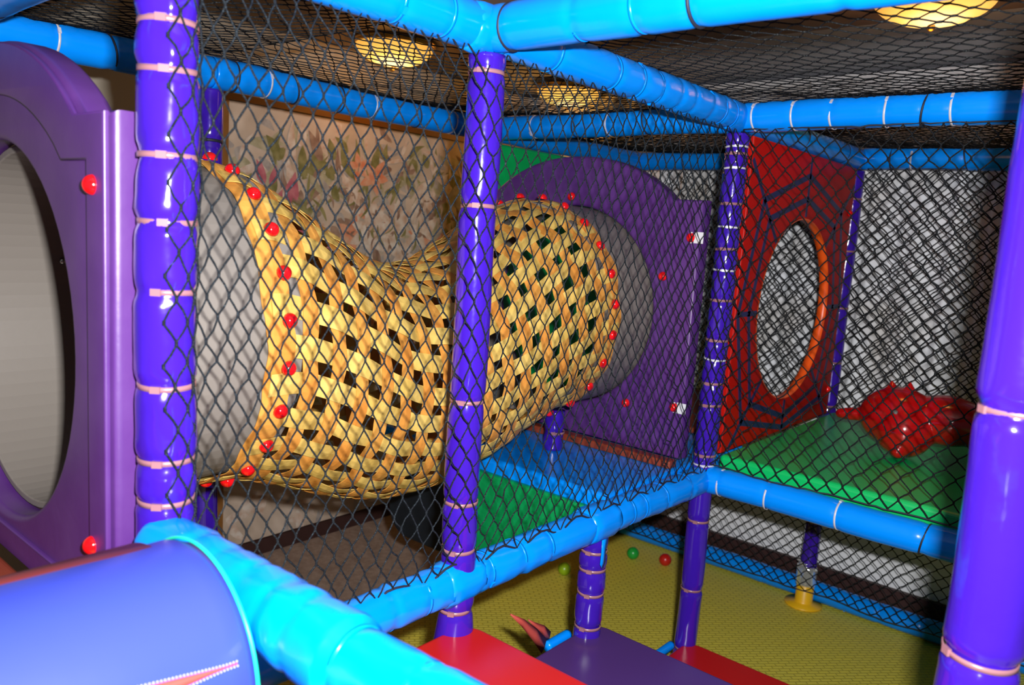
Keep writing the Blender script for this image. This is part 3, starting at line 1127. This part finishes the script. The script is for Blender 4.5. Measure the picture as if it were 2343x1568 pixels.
# ---------------------------------------------------------------- roller in the left foreground
def roller(yc, zc, R, x0, x1, m, label, seam):
    t = thing('padded_roller', label, 'roller', None, (x1, yc, zc))
    L = x1 - x0
    mb = MB()
    rings = []
    n = 60
    for k in range(n + 1):
        s_ = -L * k / n
        e = -s_
        rr = R * (1 + 0.006 * noise.noise(Vector((s_ * 6, 0, R))))
        if e < 0.02:
            rr = R * (0.955 + 0.045 * math.sqrt(1 - (1 - e / 0.02) ** 2))
        rings.append([(s_, rr * math.cos(2 * PI * i / 72), rr * math.sin(2 * PI * i / 72)) for i in range(72)])
    mb.rings(rings[::-1])
    mb.build('roller_cover', m, t)
    mb = MB()
    mb.rings([[(s_, 0.020 + R * 0.998 * math.cos(2 * PI * i / 72), -0.002 + R * 0.998 * math.sin(2 * PI * i / 72)) for i in range(72)] for s_ in (-L + .02, -0.05)][::-1])
    o = mb.build('red_lining', M['redflap'], t)
    mb = MB()
    mb.tube([(-0.006, (R * .985 + 0.002) * math.cos(2 * PI * i / 80), (R * .985 + 0.002) * math.sin(2 * PI * i / 80)) for i in range(80)], 0.0024, 8, closed=True)
    mb.build('piping', M['mint'], t)
    # opened seam showing the red lining, stitched on both sides
    mb, st = MB(), MB()
    a_, b_ = [], []
    n = 40
    for k in range(n + 1):
        u = k / n
        x = -0.03 - 0.55 * u
        half = 0.3 + 17.0 * max(0, u - 0.03)
        ac = 157.6 - 10 * u
        for (lst, sg) in ((a_, 1), (b_, -1)):
            an = math.radians(ac + sg * half)
            lst.append((x, (R + 0.0022) * math.cos(an), (R + 0.0022) * math.sin(an), an))
    for k in range(n):
        p = [a_[k][:3], a_[k + 1][:3], b_[k + 1][:3], b_[k][:3]]
        q = [(w_[0], w_[1] * 0.98, w_[2] * 0.98) for w_ in p]
        mb.add(p + q, [(0, 1, 2, 3), (7, 6, 5, 4), (0, 4, 5, 1), (2, 6, 7, 3)])
    o = mb.build('open_seam', M['redflap'], t)
    o['label'] = 'red lining showing through the open seam'
    for lst, sg in ((a_, 1), (b_, -1)):
        for k in range(130):
            u = k / 129 * n
            i = min(int(u), n - 1)
            f = u - i
            x = lerp(lst[i][0], lst[i + 1][0], f)
            an = lerp(lst[i][3], lst[i + 1][3], f) + sg * math.radians(0.7)
            st.sphere((x, (R + 0.0018) * math.cos(an), (R + 0.0018) * math.sin(an)), 0.0010, 6, 4)
    st.build('stitching', M['stitch'], t)
    # end face: pulled together with a hub disc
    mb = MB()
    mb.rings([[(x, r * math.cos(2 * PI * i / 32), r * math.sin(2 * PI * i / 32)) for i in range(32)] for x, r in ((0.0, 0.05), (0.006, 0.045))])
    mb.build('end_hub', M['black'], t)
    return t


roller(-0.22, 0.20, 0.16, -1.9, -0.738, M['rollblue'], 'big blue padded roller with an open red seam in the lower left foreground', True)



# ---------------------------------------------------------------- steps
def step(x0, x1, ztop, zbot, m, label, y1=0.005):
    n = 10
    r = 0.055
    pts = []
    for (cx, cy, a0) in ((x1 - r, y1 - r, 0), (x0 + r, y1 - r, PI / 2)):
        for i in range(n + 1):
            a = a0 + PI / 2 * i / n
            pts.append((cx + r * math.cos(a), cy + r * math.sin(a)))
    pts += [(x0, -0.95), (x1, -0.95)]
    cx = (x0 + x1) / 2
    mb = MB()
    mb.rings([[(x - cx, y, z - zbot) for x, y in pts[::-1]] for z in (zbot, ztop)][::-1])
    o = mb.build('padded_step', m, None, smooth=False, bevel=0.012)
    o.location = (cx, 0, zbot)
    tag(o, label, 'step', 'padded steps going down to the yellow floor')
    return o


step(-0.52, 0.045, -0.115, -0.86, M['redstep'], 'top red padded step beside the centre post', 0.0)
step(0.05, 0.635, -0.334, -0.86, M['purstep'], 'plum padded step in the middle of the stairs', 0.025)
step(0.64, 1.215, -0.60, -0.86, M['redstep'], 'lowest red padded step at the foot of the violet post', 0.0)

# torn red vinyl strips beside the top step
for i, (pts, rr) in enumerate(((((0.36, .045, -.335), (0.315, .045, -.285), (0.265, .05, -.235), (0.215, .055, -.195)), (.020, .016, .010, .002)),
                               (((0.40, .06, -.33), (0.37, .06, -.295), (0.335, .065, -.27), (0.312, .07, -.25)), (.016, .011, .006, .0015)))):
    mb = MB()
    P = [Vector(p) + Vector((0.052, -0.005, 0)) for p in pts]
    rings = []
    for k, p in enumerate(P):
        w_ = rr[k]
        rings.append([p + Vector((w_ * 0.5, 0, w_ * 0.9)), p + Vector((0.002, 0.004, 0)), p - Vector((w_ * 0.5, 0, w_ * 0.9)), p - Vector((0.002, 0.004, 0))])
    mb.rings(rings)
    o = mb.build('torn_strip', M['redflap'])
    tag(o, ('larger pointed strip of torn red vinyl between the red and plum steps', 'small pointed strip of torn red vinyl beside the plum step edge')[i], 'strip', 'torn vinyl strips')

# ---------------------------------------------------------------- balls
for (x, y, m, l, sq) in ((2.215, .829, 'gball', 'green plastic ball on the yellow floor near the far blue beam', 1), (2.273, .671, 'rball', 'red plastic ball on the yellow floor beside the green ball', 1),
                     (1.782, .952, 'lime', 'lime green ball on the yellow floor, just below the blue beam', 1), (1.235, .55, 'lime', 'dented lime green ball near the corner of the plum step', .9)):
    mb = MB()
    R = 0.0315
    mb.sphere((0, 0, R * sq), R, 24, 16, sq=(1, 1, sq))
    # moulding seam
    mb.tube([(R * math.cos(2 * PI * i / 32), 0.0, R * sq + R * sq * math.sin(2 * PI * i / 32)) for i in range(32)], 0.0006, 5, closed=True)
    if sq != 1:
        mb.v = [(v[0] - 0.5 * max(0, v[0] - 0.018), v[1], v[2]) for v in mb.v]
    o = mb.build('play_ball', M[m])
    o.location = (x, y, FZ)
    tag(o, l, 'ball', 'plastic play balls')


# ---------------------------------------------------------------- red inflatable on the green deck
def toy():
    mb = MB()
    mb.sphere((0, 0, 0.208), 0.118, 28, 18, sq=(0.9, 1.15, 0.94))
    mb.sphere((-0.03, -0.03, 0.175), 0.10, 28, 18)
    mb.sphere((0.02, -0.15, 0.225), 0.105, 28, 18, sq=(0.9, 1.3, 0.85))
    mb.sphere((0.03, -0.30, 0.20), 0.09, 28, 18, sq=(0.9, 1.3, 0.8))
    for k in range(8):
        u = k / 7
        mb.sphere((-0.02 - 0.08 * u, -0.015 - 0.02 * u, 0.17 - 0.062 * u), 0.085 * (1 - u) + 0.026 * u, 20, 12)
    for k in range(6):
        u = k / 5
        mb.sphere((-0.01, 0.10 + 0.10 * u, 0.20 - 0.015 * u), 0.020 + 0.006 * math.sin(PI * u), 16, 10)
    for (y, h) in ((0.035, 0.03), (-0.025, 0.036)):
        for k in range(5):
            u = k / 4
            mb.sphere((0.0, y + 0.004 * u, 0.305 + h * u), 0.016 * (1 - u) + 0.006, 12, 8)
    o = mb.build('body', M['toy'])
    rm = o.modifiers.new('remesh', 'REMESH')
    rm.mode = 'VOXEL'
    rm.voxel_size = 0.005
    rm.use_smooth_shade = True
    sm = o.modifiers.new('smooth', 'SMOOTH')
    sm.iterations = 22
    dg = bpy.context.evaluated_depsgraph_get()
    dg.update()
    me = bpy.data.meshes.new_from_object(o.evaluated_get(dg))
    o.modifiers.clear()
    o.data = me
    t = thing('inflatable_toy', 'glossy red inflatable toy lying on the green deck behind the net', 'toy', None, (1.80, -0.445, 0.012))
    o.parent = t
    mb = MB()
    mb.rings([[(-0.118 - 0.0, -0.02 + r * math.cos(2 * PI * i / 16), 0.19 + r * math.sin(2 * PI * i / 16)) for i in range(16)] for r in (0.008, 0.0079)], False)
    mb.tube([(-0.085, -0.01, 0.24), (-0.110, -0.012, 0.246)], 0.007, 10)
    o = mb.build('air_valve', M['film'], t)
    o['label'] = 'clear air valve'


toy()
